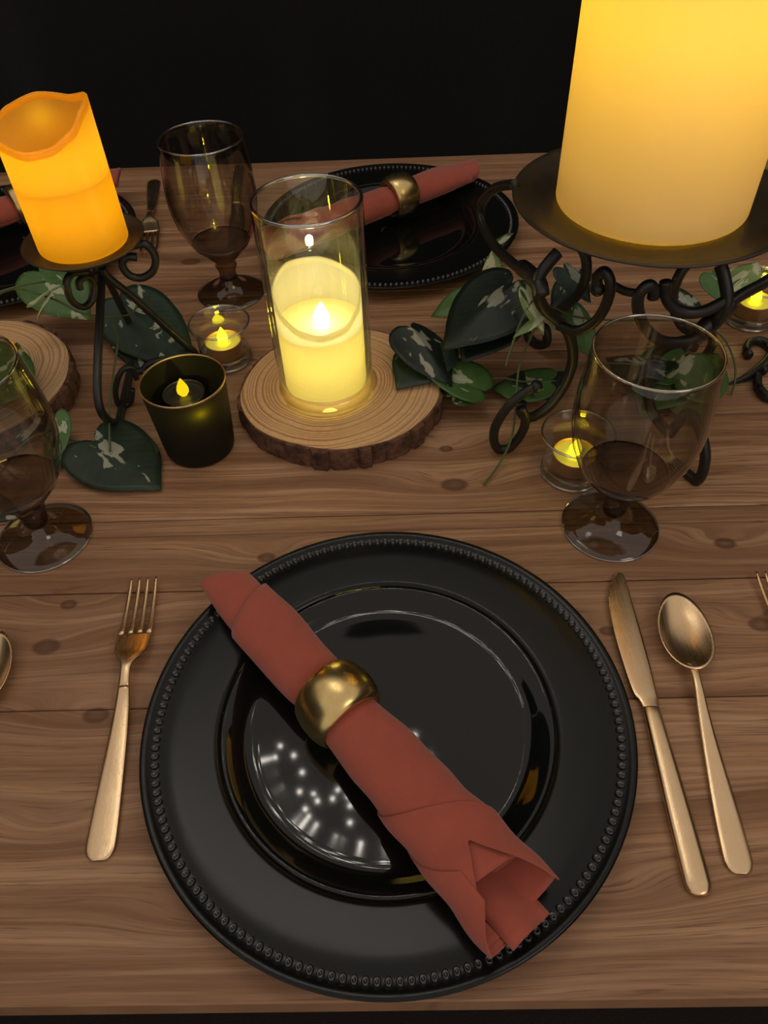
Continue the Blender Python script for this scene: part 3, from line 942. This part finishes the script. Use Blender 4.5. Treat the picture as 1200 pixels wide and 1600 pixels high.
LB = V((ST.x, ST.y, 0)) + V((cos(radians(97)), sin(radians(97)), 0)) * .07
P = catmull([ST + V((0, 0, -.004)), ST + V((0, .010, -.012)), LB + V((0, -.020, .07)), LB + V((0, -.004, .012)), LB + V((0, 0, .0036)), LB + V((0, -.014, .0036)), LB + V((0, -.020, .012))], 6)
v, f = bar(P, .0034, .0036, V((-sin(radians(97)), cos(radians(97)), 0)), 10, 2.6); fixn(mk('leg', v, f, M['iron'], ss, world=True))

# large stand: four legs
zp = BT.z
pp = [(1e-5, zp - .0020), (.085, zp - .0020), (.0950, zp - .0006), (.1030, zp + .0046), (.1075, zp + .0052), (.1082, zp + .0064), (.1070, zp + .0072), (.1030, zp + .0064), (.0950, zp + .0016), (.085, zp), (1e-5, zp)]
bs = stand('candle_stand', BT, pp, 'large black wrought iron stand with wide dish and scroll legs under the big candle', 'iron candle stands')
pl = vplane(BT, -150)
RA, RB = .0048, .0042
rod(bs, 'leg', [(872, 394), (858, 410), (844, 430), (840, 455), (850, 482), (874, 503), (890, 524), (895, 560), (884, 597), (862, 630), (841, 647), (826, 652), (815, 645), (815, 630)], pl, RA, RB, -150)
rod(bs, 'foot_scroll', [(838, 604), (822, 612), (800, 629), (783, 650), (772, 674), (774, 696), (788, 704), (806, 690), (819, 668), (820, 650), (814, 638)], vplane(at(790, 700, .005), -170), .0042, .0036, -170, ends=(0,))
rod(bs, 'side_scroll', [(872, 508), (900, 517), (928, 504), (946, 478), (954, 446), (946, 425), (934, 432), (934, 452)], vplane(pl(872, 505), -40), .0042, .0038, -40, ends=(1,))
rod(bs, 'side_scroll', [(806, 288), (774, 294), (753, 318), (752, 345), (768, 378), (797, 408), (825, 428), (842, 440)], vplane(pl(842, 440), 100), .0042, .0040, 100)
rod(bs, 'collar', [(816, 418), (828, 428), (842, 444), (846, 462)], vplane(pl(842, 440), 100), .0066, .0062, 100)
pr_ = vplane(BT, -62)
rod(bs, 'leg', [(1126, 414), (1133, 440), (1136, 470), (1124, 497), (1104, 516), (1080, 530), (1050, 538), (1030, 550), (1016, 572), (1012, 602), (1016, 636), (1028, 658), (1046, 678)], pr_, RA, RB, -62)
rod(bs, 'foot_scroll', [(1046, 678), (1060, 660), (1072, 646), (1084, 652), (1097, 682), (1102, 715), (1094, 746), (1076, 756), (1060, 744), (1050, 730)], pr_, .0046, .0040, -62)
rod(bs, 'side_scroll', [(1104, 510), (1132, 480), (1160, 460), (1200, 438), (1235, 405), (1240, 370), (1215, 350)], vplane(pr_(1108, 508), 30), .0046, .0040, 30)
rod(bs, 'collar', [(1092, 522), (1104, 510), (1122, 492), (1142, 474)], vplane(pr_(1108, 508), 30), .0072, .0066, 30)
rod(bs, 'side_scroll', [(1104, 516), (1082, 530), (1058, 535), (1032, 532), (1010, 514), (998, 488), (998, 462), (1012, 446), (1022, 452), (1020, 466)], vplane(pr_(1104, 512), -170), .0044, .0038, -170)
rod(bs, 'side_scroll', [(958, 446), (980, 456), (1004, 456), (1020, 440)], vplane(at(980, 456, .12), -170), .0036, .0034, -170)
rod(bs, 'side_scroll', [(1040, 440), (1040, 462), (1052, 480), (1074, 489), (1100, 486), (1126, 474), (1142, 464)], vplane(pr_(1136, 468), 0), .0044, .0040, 0)
# back legs
for az, kk in ((118, 1), (28, 1)):
    dv = V((cos(radians(az)), sin(radians(az)), 0)); b0 = V((BT.x, BT.y, 0))
    def q(r, z): return b0 + dv * r + V((0, 0, z))
    P = catmull([q(.078, .203), q(.095, .175), q(.085, .145), q(.060, .130), q(.058, .100), q(.085, .060), q(.118, .045), q(.135, .025), q(.128, .0065), q(.110, .0050), q(.096, .016), q(.100, .030), q(.110, .028)], 6)
    v, f = bar(P, RA, RB, V((-dv.y, dv.x, 0)), 10, 2.6); fixn(mk('leg', v, f, M['iron'], bs, world=True))

# pointed scroll of another stand entering from the right edge
e0 = at(1175, 600)
es = thing('iron_scroll', (e0.x, e0.y, 0), 'black iron scroll foot with pointed tip and curl at the right edge', 'candle stand')
pe = lambda x, y: at(x, y, .0050)
rod(es, 'spike', [(1130, 603), (1145, 598), (1165, 590), (1186, 575), (1200, 560), (1206, 545)], pe, .0050, .0040, 0, taper=lambda u: .12 + .9 * sm(0, .55, u))
rod(es, 'curl', [(1171, 556), (1166, 546), (1171, 536), (1184, 532), (1198, 537), (1206, 550), (1204, 566), (1192, 580)], pe, .0048, .0040, 0)
rod(es, 'curl', [(1184, 588), (1184, 602), (1192, 615), (1204, 622), (1222, 620), (1236, 606), (1232, 588), (1216, 572)], pe, .0050, .0040, 0)


# ---------------------------------------------------------------- ivy garlands
HEART = [(0, 1.0), (8.2, .87), (16.4, .78), (32, .69), (50, .63), (75, .58), (100, .575), (125, .56), (150, .50), (168, .38), (180, .26)]


def leaf(t, b, tip, width=1.0, fold=.25, curl=.15, roll=0, mat='ivy_green', back=1.0, seed=0):
    """heart shaped leaf; b: base point (px,py,z), tip likewise"""
    Bp, Tp = at(*b), at(*tip); X = (Tp - Bp); L = X.length; X.normalize()
    Yv = V((0, 0, 1)).cross(X)
    if Yv.length < .1: Yv = V((1, 0, 0))
    Yv.normalize(); Z = X.cross(Yv)
    R = Matrix.Rotation(radians(roll), 3, X); Yv = R @ Yv; Z = R @ Z
    vs, fs = [(0, 0, 0)], []; nr, na = 7, 44; rr = random.Random(seed + int(b[0]))
    ph = rr.uniform(0, 6)
    for i in range(1, nr + 1):
        for j in range(na):
            a = -180 + 360 * j / na
            r = L * lerp_tab(HEART, abs(a)) * (1 + (back - 1) * sm(80, 160, abs(a))) * i / nr
            x, y = r * cos(radians(a)), r * sin(radians(a)) * width
            z = -fold * abs(y) * (1 - .35 * abs(y) / (L * .6)) - curl * x * abs(x) / L + .018 * L * sin(a / 22 + ph) * (i / nr) ** 2
            vs.append((x, y, z))
    for j in range(na): fs.append((0, 1 + j, 1 + (j + 1) % na))
    for i in range(nr - 1):
        for j in range(na):
            k = (j + 1) % na; fs.append((1 + i * na + j, 1 + (i + 1) * na + j, 1 + (i + 1) * na + k, 1 + i * na + k))
    # keep above the table
    Mx = Matrix((X, Yv, Z)).transposed()
    lowest = min((Bp + Mx @ V(p)).z for p in vs)
    if lowest < .0012: Bp = Bp + V((0, 0, .0012 - lowest))
    o = mk('leaf', vs, fs, M[mat], t)
    m4 = Mx.to_4x4(); m4.translation = Bp - V(t.location); o.matrix_local = m4
    md = o.modifiers.new('thick', 'SOLIDIFY'); md.thickness = .0005; md.offset = 0
    return o


def vine(t, pts, r=.0011, sub=6):
    P = catmull([at(*p) for p in pts], sub)
    for q in P: q.z = max(q.z, r)
    v, f = bar(P, r, r, None, 7); return mk('stem', v, f, M['stem'], t, world=True)


gl = thing('ivy_garland', at(170, 600), 'variegated artificial ivy vine trailing around the small stand at left', 'garland')
leaf(gl, (173, 708, .010), (252, 766, .003), .98, .05, .02, 0, 'ivy_dark', 1.25)
vine(gl, [(176, 505, .05), (184, 530, .05), (178, 580, .04), (171, 640, .03), (172, 705, .013)])
leaf(gl, (205, 486, .030), (304, 578, .012), .62, .15, .05, 10, 'ivy_dark', .7)
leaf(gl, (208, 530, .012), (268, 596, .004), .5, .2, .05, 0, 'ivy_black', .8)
vine(gl, [(165, 495, .06), (190, 494, .05), (205, 490, .04), (214, 478, .032)])
leaf(gl, (78, 440, .055), (140, 496, .035), .95, .12, .05, 8, 'ivy_green', 1.05)
leaf(gl, (72, 466, .075), (50, 498, .060), .42, .45, .2, 30, 'ivy_pale')
leaf(gl, (58, 466, .075), (95, 436, .090), .36, .45, .2, -20, 'ivy_pale')
vine(gl, [(-20, 470, .08), (20, 452, .08), (60, 460, .078), (90, 470, .06), (125, 488, .05), (165, 495, .06)])
vine(gl, [(-20, 462, .085), (30, 447, .085), (70, 440, .09)])
leaf(gl, (-25, 600, .055), (24, 528, .050), .90, .15, .08, 0, 'ivy_green')
leaf(gl, (-8, 560, .040), (45, 600, .035), .80, .15, .08, 0, 'ivy_green')
leaf(gl, (82, 672, .020), (70, 748, .006), .55, .45, .1, 25, 'ivy_green')
leaf(gl, (40, 660, .020), (5, 700, .010), .8, .15, .1, 0, 'ivy_dark')
vine(gl, [(82, 672, .020), (100, 684, .014), (125, 690, .012), (150, 700, .012)])
leaf(gl, (-40, 790, .004), (38, 806, .003), .7, .08, .03, 0, 'ivy_dark')
vine(gl, [(-30, 790, .006), (0, 740, .01), (40, 690, .02), (82, 672, .02)])

gr = thing('ivy_garland', at(860, 600), 'variegated artificial ivy vine trailing around the large stand at right', 'garland')
leaf(gr, (668, 552, .036), (619, 608, .028), 1.0, .06, .03, 0, 'ivy_dark', 1.0)
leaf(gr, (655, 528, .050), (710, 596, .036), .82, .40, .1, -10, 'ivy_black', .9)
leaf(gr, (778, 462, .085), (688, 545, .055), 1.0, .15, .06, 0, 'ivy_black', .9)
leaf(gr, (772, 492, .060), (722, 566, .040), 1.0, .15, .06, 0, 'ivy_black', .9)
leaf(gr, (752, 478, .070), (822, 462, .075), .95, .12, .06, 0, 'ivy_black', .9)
leaf(gr, (728, 468, .045), (672, 492, .035), .80, .15, .08, -15, 'ivy_green')
leaf(gr, (728, 600, .022), (646, 566, .032), .85, -.25, -.1, 0, 'ivy_green', 1.0)
leaf(gr, (720, 612, .016), (768, 585, .014), .75, .15, .08, 0, 'ivy_green', .9)
leaf(gr, (768, 440, .060), (774, 378, .080), .42, .35, .1, 0, 'ivy_pale')
leaf(gr, (778, 376, .085), (802, 362, .095), .75, .25, .1, 0, 'ivy_green')
leaf(gr, (828, 468, .135), (850, 522, .120), .40, .45, .15, 20, 'ivy_pale')
leaf(gr, (826, 466, .135), (812, 434, .145), .40, .35, .1, 0, 'ivy_green')
leaf(gr, (836, 500, .125), (800, 526, .115), .40, .35, .1, 0, 'ivy_pale')
leaf(gr, (836, 598, .020), (766, 604, .010), 1.05, .12, .06, 0, 'ivy_green', 1.1)
leaf(gr, (836, 600, .018), (888, 578, .014), 1.0, .12, .06, 0, 'ivy_dark', .9)
leaf(gr, (868, 500, .06), (922, 512, .045), .60, .15, .3, 0, 'ivy_pale', .8)
leaf(gr, (902, 500, .04), (930, 562, .020), .60, .15, .1, 0, 'ivy_green')
leaf(gr, (900, 440, .07), (860, 480, .06), .8, .15, .1, 0, 'ivy_dark')
leaf(gr, (890, 430, .09), (925, 470, .08), .7, .25, .1, 0, 'ivy_dark')
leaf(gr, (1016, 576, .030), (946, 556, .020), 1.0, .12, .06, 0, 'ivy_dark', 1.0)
leaf(gr, (1056, 575, .028), (1000, 645, .012), 1.0, .12, .06, 0, 'ivy_green', 1.0)
leaf(gr, (1070, 588, .024), (1124, 548, .020), 1.05, .12, .06, 0, 'ivy_green', 1.1)
leaf(gr, (1066, 600, .020), (1100, 665, .008), 1.0, .12, .06, 0, 'ivy_green', 1.0)
leaf(gr, (1150, 440, .05), (1188, 404, .06), .85, .2, .1, 0, 'ivy_pale')
leaf(gr, (1120, 440, .05), (1150, 480, .04), .8, .2, .1, 0, 'ivy_green')
leaf(gr, (1075, 470, .06), (1040, 440, .07), .8, .2, .1, 0, 'ivy_dark')
vine(gr, [(845, 495, .125), (828, 530, .090), (812, 570, .060), (806, 620, .040), (800, 680, .018), (780, 725, .006), (756, 757, .0022)])
vine(gr, [(832, 470, .135), (815, 500, .12), (800, 540, .10), (790, 572, .09)])
vine(gr, [(838, 470, .135), (865, 480, .10), (900, 495, .05), (960, 500, .03), (1040, 500, .03), (1090, 505, .03), (1128, 525, .025), (1146, 560, .015), (1149, 590, .008), (1143, 616, .003)])
vine(gr, [(655, 560, .02), (690, 560, .03), (740, 520, .05), (790, 490, .07), (830, 470, .12)])
vine(gr, [(768, 440, .06), (765, 470, .06), (760, 500, .05)])
vine(gr, [(735, 600, .018), (780, 590, .02), (830, 596, .02), (900, 570, .02), (1000, 570, .028), (1060, 585, .025)])
vine(gr, [(1060, 560, .03), (1100, 530, .03), (1140, 470, .04), (1150, 440, .05), (1210, 420, .05)])

# ---------------------------------------------------------------- overhead fairy lights (seen as reflections)
fl = thing('string_light', (-.27, .88, 1.88), 'bundle of warm white fairy lights strung overhead, seen as reflections in the black plate', 'string light')
bme = bpy.data.meshes.new('bulb'); bvv, bff = ball((0, 0, 0), .0070, 4); bme.from_pydata([tuple(p) for p in bvv], [], bff); bme.materials.append(M['bulb'])
rf = random.Random(5); wp_ = []
for k in range(90):
    row = k // 9; cx_ = (k % 9) if row % 2 == 0 else 8 - (k % 9)
    p = V((-.32 + .080 * cx_ + rf.uniform(-.04, .04), -.20 + .042 * row + rf.uniform(-.03, .03), rf.uniform(-.12, .02)))
    wp_.append(p); o = bpy.data.objects.new('bulb', bme); COL.objects.link(o); o.parent = fl; o.location = p
v, f = bar(catmull([p + V((0, 0, .012)) for p in wp_], 3), .0012, .0012, None, 5); mk('wire', v, f, M['wire'], fl)
